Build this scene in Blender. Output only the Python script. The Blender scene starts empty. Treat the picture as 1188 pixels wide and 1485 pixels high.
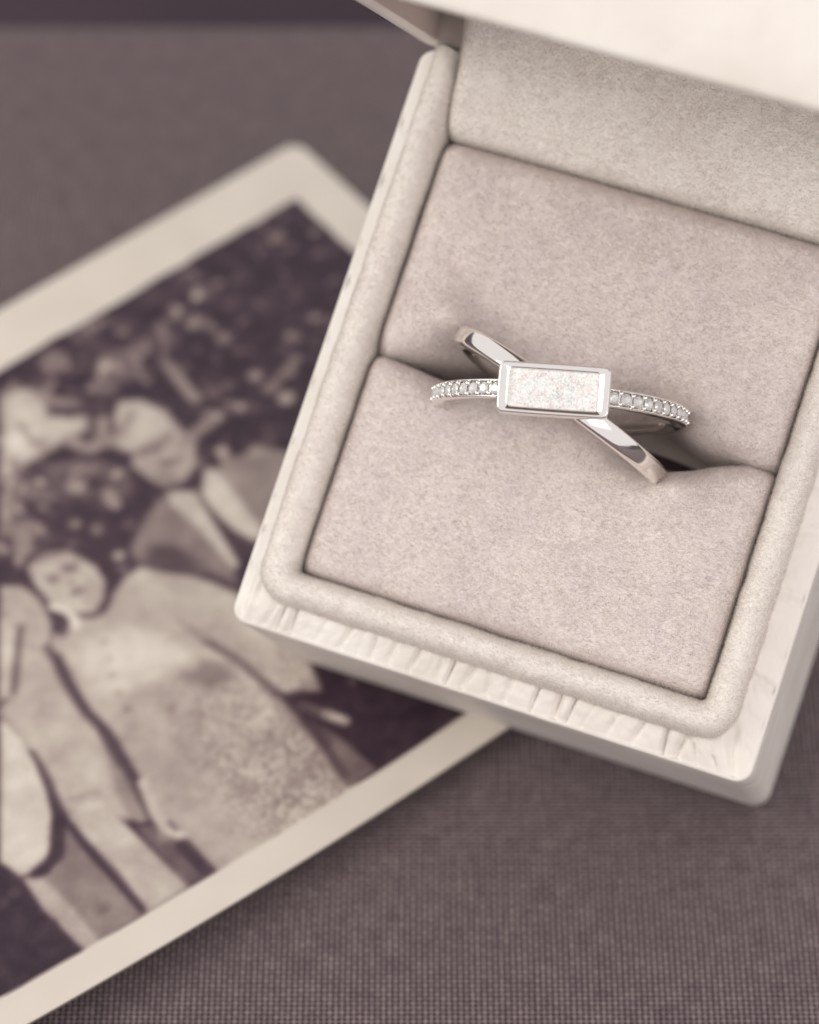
import bpy, math, random
import numpy as np
from mathutils import Matrix, Vector

random.seed(7)
rng = np.random.default_rng(7)
C = bpy.context.scene.collection
sc = bpy.context.scene
S = 0.01                      # one millimetre of the place in scene units
sc.unit_settings.scale_length = 0.1

# ------------------------------------------------------------------ camera
TILT = math.radians(40.0)
CAM_H = 209.36                # mm above the cloth
cam_d = bpy.data.cameras.new('camera'); cam = bpy.data.objects.new('camera', cam_d); C.objects.link(cam)
cam.location = (0, 0, CAM_H * S); cam.rotation_euler = (TILT, 0, 0)
cam_d.sensor_fit = 'VERTICAL'; cam_d.sensor_height = 36.0
cam_d.lens = 4200.0 / 1485.0 * 36.0
cam_d.clip_start = 0.05; cam_d.clip_end = 100
cam_d.dof.use_dof = True; cam_d.dof.focus_distance = 227 * S
cam_d.dof.aperture_fstop = (cam_d.lens * 1e-3) / (5.6 * S)
cam_d.dof.aperture_blades = 0
sc.camera = cam

# ------------------------------------------------------------------ light
w = bpy.data.worlds.new('World'); sc.world = w; w.use_nodes = True
bg = w.node_tree.nodes['Background']
bg.inputs[0].default_value = (0.98, 0.93, 0.93, 1); bg.inputs[1].default_value = 0.78
def area(name, loc, target, size, size_y, power, col):
    d = bpy.data.lights.new(name, 'AREA'); d.shape = 'RECTANGLE'; d.size = size * S; d.size_y = size_y * S
    d.energy = power; d.color = col
    o = bpy.data.objects.new(name, d); C.objects.link(o); o.location = Vector(loc) * S
    o.rotation_euler = (Vector(target) - Vector(loc)).to_track_quat('-Z', 'Y').to_euler()
    return o
area('window_light', (-400, 90, 290), (0, 160, 20), 220, 330, 94, (1.0, 0.965, 0.89))
area('added_fill_light', (230, -150, 300), (20, 170, 20), 260, 200, 52, (1.0, 0.93, 0.90))  # added fill lamp: lifts the box sides and gives the ring something to reflect
sc.view_settings.view_transform = 'Standard'; sc.view_settings.look = 'None'
sc.view_settings.exposure = 0.10; sc.view_settings.gamma = 1.0
sc.cycles.max_bounces = 10; sc.cycles.glossy_bounces = 6; sc.cycles.transmission_bounces = 8
sc.cycles.use_denoising = True

# ------------------------------------------------------------------ frames
# box frame: x = along the front edge, y = towards the hinge, z = out of the open box (mm);
# its origin is the middle of the ring slot on the cushion.
def rodr(v):
    v = np.array(v, float); t = np.linalg.norm(v); k = v / t
    K = np.array([[0, -k[2], k[1]], [k[2], 0, -k[0]], [-k[1], k[0], 0]])
    return np.eye(3) + math.sin(t) * K + (1 - math.cos(t)) * K @ K
Rb = rodr((-0.135, 0.193, 0.311)); Tb = np.array([12.963, -8.168, 4200 / 18.0])
up = np.array([0, math.cos(TILT), math.sin(TILT)]); fw = np.array([0, math.sin(TILT), -math.cos(TILT)])
Mc = np.stack([np.array([1.0, 0, 0]), -up, fw], axis=1)          # camera (right, down, ahead) -> world
ax = Mc @ Rb[:, 0]; ay = -(Mc @ Rb[:, 1]); az = -(Mc @ Rb[:, 2]); org = np.array([0, 0, CAM_H]) + Mc @ Tb
BOX = Matrix(((ax[0], ay[0], az[0], org[0] * S), (ax[1], ay[1], az[1], org[1] * S), (ax[2], ay[2], az[2], org[2] * S), (0, 0, 0, 1)))

# ------------------------------------------------------------------ materials
def lin(c):
    return tuple((x / 255 / 12.92) if x / 255 <= 0.04045 else ((x / 255 + 0.055) / 1.055) ** 2.4 for x in c)
def mat(name, col, rough=0.6, metal=0.0, **kw):
    m = bpy.data.materials.new(name); m.use_nodes = True; b = m.node_tree.nodes['Principled BSDF']
    b.inputs['Base Color'].default_value = (*col, 1); b.inputs['Roughness'].default_value = rough
    b.inputs['Metallic'].default_value = metal
    for k, v in kw.items(): b.inputs[k.replace('_', ' ')].default_value = v
    return m, m.node_tree, b
def nd(nt, t, **kw):
    n = nt.nodes.new(t)
    for k, v in kw.items():
        if k.startswith('i_'): n.inputs[int(k[2:])].default_value = v
        else: setattr(n, k, v)
    return n
def noise(nt, vec, scale, detail=3, rough=0.5):
    n = nd(nt, 'ShaderNodeTexNoise'); n.inputs['Scale'].default_value = scale; n.inputs['Detail'].default_value = detail
    n.inputs['Roughness'].default_value = rough; nt.links.new(vec, n.inputs['Vector']); return n
def ramp(nt, fac, stops):
    r = nd(nt, 'ShaderNodeValToRGB'); e = r.color_ramp.elements
    e[0].position, e[0].color = stops[0][0], (*stops[0][1], 1); e[1].position, e[1].color = stops[-1][0], (*stops[-1][1], 1)
    for p, c in stops[1:-1]:
        x = e.new(p); x.color = (*c, 1)
    nt.links.new(fac, r.inputs[0]); return r.outputs[0]
def objvec(nt): return nd(nt, 'ShaderNodeTexCoord').outputs['Object']
def bump(nt, h, b, dist, strength=1.0):
    n = nd(nt, 'ShaderNodeBump'); n.inputs['Distance'].default_value = dist; n.inputs['Strength'].default_value = strength
    nt.links.new(h, n.inputs['Height']); nt.links.new(n.outputs[0], b.inputs['Normal']); return n

def velvet_mat(name, ca, cb, pile=False):
    m, nt, b = mat(name, ca, 0.9); v = objvec(nt)
    n1 = noise(nt, v, 14, 4, 0.6); n2 = noise(nt, v, 95, 2)
    mx = nd(nt, 'ShaderNodeMath', operation='ADD'); mu = nd(nt, 'ShaderNodeMath', operation='MULTIPLY', i_1=0.55)
    nt.links.new(n2.outputs[0], mu.inputs[0]); nt.links.new(n1.outputs[0], mx.inputs[0]); nt.links.new(mu.outputs[0], mx.inputs[1])
    src = mx.outputs[0]
    if pile:
        at = nd(nt, 'ShaderNodeAttribute', attribute_name='tint'); m3 = nd(nt, 'ShaderNodeMath', operation='MULTIPLY_ADD', i_1=0.5)
        nt.links.new(at.outputs['Fac'], m3.inputs[0]); nt.links.new(mx.outputs[0], m3.inputs[2]); src = m3.outputs[0]
        lo, hi = 0.35, 1.75
    else: lo, hi = 0.4, 1.15
    nt.links.new(ramp(nt, src, [(lo / 2, cb), (hi / 2, ca)]) if False else ramp(nt, _half(nt, src), [(lo / 2, cb), (hi / 2, ca)]), b.inputs['Base Color'])
    b.inputs['Sheen Weight'].default_value = 0.25; b.inputs['Sheen Roughness'].default_value = 0.5
    b.inputs['Specular IOR Level'].default_value = 0.15
    if pile:
        tr = nd(nt, 'ShaderNodeBsdfTranslucent'); mix = nd(nt, 'ShaderNodeMixShader', i_0=0.45)
        nt.links.new(b.inputs['Base Color'].links[0].from_socket, tr.inputs[0])
        nt.links.new(b.outputs[0], mix.inputs[1]); nt.links.new(tr.outputs[0], mix.inputs[2])
        nt.links.new(mix.outputs[0], nt.nodes['Material Output'].inputs[0])
    return m
def _half(nt, s):
    h = nd(nt, 'ShaderNodeMath', operation='MULTIPLY', i_1=0.5); nt.links.new(s, h.inputs[0]); return h.outputs[0]

CUSH_A, CUSH_B = lin((235, 227, 221)), lin((215, 205, 203))
RIM_A, RIM_B = lin((241, 237, 231)), lin((228, 221, 215))
M_cush = velvet_mat('cushion velvet', CUSH_A, CUSH_B); M_cushp = velvet_mat('cushion velvet pile', CUSH_A, CUSH_B, True)
M_rim = velvet_mat('rim velvet', RIM_A, RIM_B); M_rimp = velvet_mat('rim velvet pile', RIM_A, RIM_B, True)

M_leather, nt, b = mat('cream leatherette', lin((236, 229, 219)), 0.42)
v = objvec(nt); vo = nd(nt, 'ShaderNodeTexVoronoi', feature='DISTANCE_TO_EDGE'); vo.inputs['Scale'].default_value = 24
nt.links.new(v, vo.inputs['Vector']); n1 = noise(nt, v, 60, 3); vo.inputs['Scale'].default_value = 13
sm = nd(nt, 'ShaderNodeMath', operation='MINIMUM', i_1=0.12); nt.links.new(vo.outputs['Distance'], sm.inputs[0])
ad = nd(nt, 'ShaderNodeMath', operation='MULTIPLY_ADD', i_1=0.12); nt.links.new(n1.outputs[0], ad.inputs[0]); nt.links.new(sm.outputs[0], ad.inputs[2])
bump(nt, ad.outputs[0], b, 0.010, 0.5)
n2 = noise(nt, v, 9, 4); nt.links.new(ramp(nt, n2.outputs[0], [(0.3, lin((222, 215, 206))), (0.7, lin((238, 233, 226)))]), b.inputs['Base Color'])
M_lining, nt, b = mat('beige lid lining', lin((205, 190, 182)), 0.7)
v = objvec(nt); n1 = noise(nt, v, 90, 3); bump(nt, n1.outputs[0], b, 0.002, 0.3)

M_silver, nt, b = mat('polished silver', (0.96, 0.935, 0.90), 0.06, 1.0)
v = objvec(nt); n1 = noise(nt, v, 6, 2); bump(nt, n1.outputs[0], b, 0.006, 0.12)
n2 = noise(nt, v, 70, 3); r_ = nd(nt, 'ShaderNodeMapRange', i_1=0.3, i_2=0.8, i_3=0.04, i_4=0.16); nt.links.new(n2.outputs[0], r_.inputs[0]); nt.links.new(r_.outputs[0], b.inputs['Roughness'])
M_gem, nt, b = mat('clear cut stone', (0.98, 0.975, 0.965), 0.03, 0.0, IOR=2.2, Transmission_Weight=0.4, Specular_IOR_Level=0.8)
M_druzy, nt, b = mat('white druzy crystal', lin((244, 242, 239)), 0.16, 0.0, IOR=1.5, Transmission_Weight=0.0)
v = objvec(nt); n1 = noise(nt, v, 110, 3)
nt.links.new(ramp(nt, n1.outputs[0], [(0.3, lin((236, 228, 226))), (0.5, lin((246, 244, 241))), (0.7, lin((240, 247, 246)))]), b.inputs['Base Color'])
b.inputs['Subsurface Weight'].default_value = 0.0

# woven book cloth: pale warp and weft, shade of the gaps painted into the colour
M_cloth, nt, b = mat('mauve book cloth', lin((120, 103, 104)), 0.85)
v = objvec(nt); sx = nd(nt, 'ShaderNodeSeparateXYZ'); nw = noise(nt, v, 3.0, 3); nw2 = noise(nt, v, 22, 2)
nt.links.new(v, sx.inputs[0])
def math_(op, a, b_=None, c=None):
    n = nd(nt, 'ShaderNodeMath', operation=op)
    for i, x in enumerate((a, b_, c)):
        if x is None: continue
        if isinstance(x, (int, float)): n.inputs[i].default_value = x
        else: nt.links.new(x, n.inputs[i])
    return n.outputs[0]
PX, PY = 0.49 * S, 0.425 * S
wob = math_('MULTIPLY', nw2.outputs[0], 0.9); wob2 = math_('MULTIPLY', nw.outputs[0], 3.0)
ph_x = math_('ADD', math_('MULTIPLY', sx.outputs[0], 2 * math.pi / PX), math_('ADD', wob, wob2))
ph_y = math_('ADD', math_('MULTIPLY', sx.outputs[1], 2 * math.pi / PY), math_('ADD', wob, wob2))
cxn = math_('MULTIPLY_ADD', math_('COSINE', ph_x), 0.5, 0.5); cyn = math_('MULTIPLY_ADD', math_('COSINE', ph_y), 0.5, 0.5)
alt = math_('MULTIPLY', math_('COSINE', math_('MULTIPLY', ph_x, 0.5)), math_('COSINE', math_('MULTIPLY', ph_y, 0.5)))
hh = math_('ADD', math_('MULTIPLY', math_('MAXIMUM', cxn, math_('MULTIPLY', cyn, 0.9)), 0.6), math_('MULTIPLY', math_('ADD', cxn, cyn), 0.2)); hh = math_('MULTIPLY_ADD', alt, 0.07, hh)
# slubs: thread to thread thickness varies along the cloth
st1 = nd(nt, 'ShaderNodeMapping'); st1.inputs['Scale'].default_value = (200, 40, 1); nt.links.new(v, st1.inputs[0]); ns1 = noise(nt, st1.outputs[0], 1.0, 2)
st2 = nd(nt, 'ShaderNodeMapping'); st2.inputs['Scale'].default_value = (40, 230, 1); nt.links.new(v, st2.inputs[0]); ns2 = noise(nt, st2.outputs[0], 1.0, 2)
slub = math_('ADD', math_('MULTIPLY', ns1.outputs[0], 0.5), math_('MULTIPLY', ns2.outputs[0], 0.5))
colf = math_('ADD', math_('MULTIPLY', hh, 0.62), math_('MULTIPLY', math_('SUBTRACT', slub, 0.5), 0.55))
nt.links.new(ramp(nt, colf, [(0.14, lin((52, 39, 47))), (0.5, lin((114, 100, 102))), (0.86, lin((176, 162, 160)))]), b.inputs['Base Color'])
bump(nt, hh, b, 0.0012, 0.8); b.inputs['Specular IOR Level'].default_value = 0.2; b.inputs['Sheen Weight'].default_value = 0.1
M_dark, nt, b = mat('dark floor', lin((60, 46, 56)), 0.9); v = objvec(nt); n1 = noise(nt, v, 2, 3)
nt.links.new(ramp(nt, n1.outputs[0], [(0.3, lin((56, 43, 53))), (0.7, lin((70, 55, 64)))]), b.inputs['Base Color'])
M_print, nt, b = mat('printed photograph', (0.5, 0.5, 0.5), 0.38); at = nd(nt, 'ShaderNodeAttribute', attribute_name='print')
nt.links.new(at.outputs['Color'], b.inputs['Base Color']); b.inputs['Specular IOR Level'].default_value = 0.3
M_paper, nt, b = mat('old print paper', lin((222, 212, 198)), 0.8)

# ------------------------------------------------------------------ mesh helpers
def mesh_obj(name, V, F, m, parent=None, smooth=True, mats=None):
    me = bpy.data.meshes.new(name); V = np.asarray(V, float) * S
    me.from_pydata(V.tolist(), [], [tuple(f) for f in F]); me.update()
    me.materials.append(m)
    if smooth: me.polygons.foreach_set('use_smooth', [True] * len(me.polygons))
    o = bpy.data.objects.new(name, me); C.objects.link(o)
    if parent: o.parent = parent
    return o
def grid_faces(nu, nv, closed_u=False, closed_v=False, off=0, flip=False):
    F = []
    for i in range(nu if closed_u else nu - 1):
        for j in range(nv if closed_v else nv - 1):
            a = i * nv + j; b_ = ((i + 1) % nu) * nv + j; c = ((i + 1) % nu) * nv + (j + 1) % nv; d = i * nv + (j + 1) % nv
            F.append((a + off, d + off, c + off, b_ + off) if flip else (a + off, b_ + off, c + off, d + off))
    return F
def rrect(x0, x1, y0, y1, r, ns=24, nc=8):
    """counter-clockwise rounded rectangle as (n,2)"""
    r = max(r, 1e-3); P = []
    cs = [((x1 - r, y0 + r), -90), ((x1 - r, y1 - r), 0), ((x0 + r, y1 - r), 90), ((x0 + r, y0 + r), 180)]
    for k, ((cx, cy), a0) in enumerate(cs):
        for i in range(nc + 1):
            a = math.radians(a0 + 90 * i / nc); P.append((cx + r * math.cos(a), cy + r * math.sin(a)))
        (dx, dy), a1 = cs[(k + 1) % 4]; a1 = math.radians(a1)
        q = (dx + r * math.cos(a1), dy + r * math.sin(a1)); p = P[-1]
        for i in range(1, ns): P.append((p[0] + (q[0] - p[0]) * i / ns, p[1] + (q[1] - p[1]) * i / ns))
    return np.array(P)
def loft(loops, cap0=False, cap1=False):
    n = len(loops[0]); V = np.concatenate(loops); F = grid_faces(len(loops), n, closed_v=True)
    if cap0: F.append(tuple(range(n))[::-1])
    if cap1: F.append(tuple(range((len(loops) - 1) * n, len(loops) * n)))
    return V, F
def empty(name, label, cat, group=None):
    o = bpy.data.objects.new(name, None); C.objects.link(o); o['label'] = label; o['category'] = cat; o.empty_display_size = 0.1
    if group: o['group'] = group
    return o
def vnoise(x, y, seed=0):
    """smooth value noise, numpy"""
    g = np.random.default_rng(seed).random((64, 64)); xi = np.floor(x).astype(int); yi = np.floor(y).astype(int)
    fx = x - xi; fy = y - yi; fx = fx * fx * (3 - 2 * fx); fy = fy * fy * (3 - 2 * fy)
    a = g[xi % 64, yi % 64]; b_ = g[(xi + 1) % 64, yi % 64]; c = g[xi % 64, (yi + 1) % 64]; d = g[(xi + 1) % 64, (yi + 1) % 64]
    return (a * (1 - fx) + b_ * fx) * (1 - fy) + (c * (1 - fx) + d * fx) * fy
def pile(src, m, density, length, width, parent, seed, keep=None, name='velvet_pile'):
    """short fibres rooted on a surface, one thin spike each, joined as stuff"""
    r = np.random.default_rng(seed); me = src.data; me.calc_loop_triangles()
    nv = len(me.vertices); V = np.empty(nv * 3); me.vertices.foreach_get('co', V); V = V.reshape(-1, 3) / S
    N = np.empty(nv * 3); me.vertices.foreach_get('normal', N); N = N.reshape(-1, 3)
    T = np.empty(len(me.loop_triangles) * 3, dtype=np.int32); me.loop_triangles.foreach_get('vertices', T); T = T.reshape(-1, 3)
    A = np.linalg.norm(np.cross(V[T[:, 1]] - V[T[:, 0]], V[T[:, 2]] - V[T[:, 0]]), axis=1) / 2
    n = int(A.sum() * density); t = r.choice(len(T), n, p=A / A.sum()); a = r.random((n, 2)); f = a.sum(1) > 1; a[f] = 1 - a[f]
    w0 = 1 - a.sum(1); tt = T[t]
    P = V[tt[:, 0]] * w0[:, None] + V[tt[:, 1]] * a[:, :1] + V[tt[:, 2]] * a[:, 1:]
    Q = N[tt[:, 0]] * w0[:, None] + N[tt[:, 1]] * a[:, :1] + N[tt[:, 2]] * a[:, 1:]
    Q /= np.linalg.norm(Q, axis=1)[:, None] + 1e-9
    if Q[:, 2].mean() < 0: Q = -Q
    if keep is not None:
        k = keep(P, Q); P, Q = P[k], Q[k]; n = len(P)
    lean = np.stack([vnoise(P[:, 0] * .45 + 9, P[:, 1] * .45 + 7, seed) - .5, vnoise(P[:, 0] * .5 + 3, P[:, 1] * .5 + 2, seed + 1) - .5, np.zeros(n)], 1) * 1.5
    lean2 = np.stack([vnoise(P[:, 0] * 2.1 + 9, P[:, 1] * 2.1 + 7, seed + 5) - .5, vnoise(P[:, 0] * 2.3 + 3, P[:, 1] * 2.3 + 2, seed + 6) - .5, np.zeros(n)], 1) * 0.7
    D = Q * 1.0 + lean + lean2 + r.normal(0, 0.33, (n, 3)); dn = (D * Q).sum(1); D += Q * (np.maximum(0.25 - dn, 0))[:, None]
    D /= np.linalg.norm(D, axis=1)[:, None]
    L = length * r.uniform(0.55, 1.15, n); W = np.cross(D, r.normal(0, 1, (n, 3))); W /= np.linalg.norm(W, axis=1)[:, None] + 1e-9
    base = P - Q * 0.03; wv = W * (width / 2); X = np.empty((n, 3, 3))
    X[:, 0] = base - wv; X[:, 1] = base + wv; X[:, 2] = base + D * L[:, None]
    me2 = bpy.data.meshes.new(name); me2.vertices.add(3 * n); me2.vertices.foreach_set('co', (X * S).ravel())
    me2.loops.add(3 * n); me2.loops.foreach_set('vertex_index', np.arange(3 * n, dtype=np.int32))
    me2.polygons.add(n); me2.polygons.foreach_set('loop_start', np.arange(0, 3 * n, 3, dtype=np.int32))
    me2.update(); me2.validate()
    at = me2.attributes.new('tint', 'FLOAT', 'POINT'); at.data.foreach_set('value', np.repeat(r.random(n), 3))
    me2.materials.append(m); o = bpy.data.objects.new(name, me2); C.objects.link(o); o.parent = parent; o['kind'] = 'stuff'
    return o

# ------------------------------------------------------------------ the setting
def setting(name, V, F, m):
    o = mesh_obj(name, V, F, m, smooth=False); o['kind'] = 'structure'; return o
EDGE = 246.6
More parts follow.
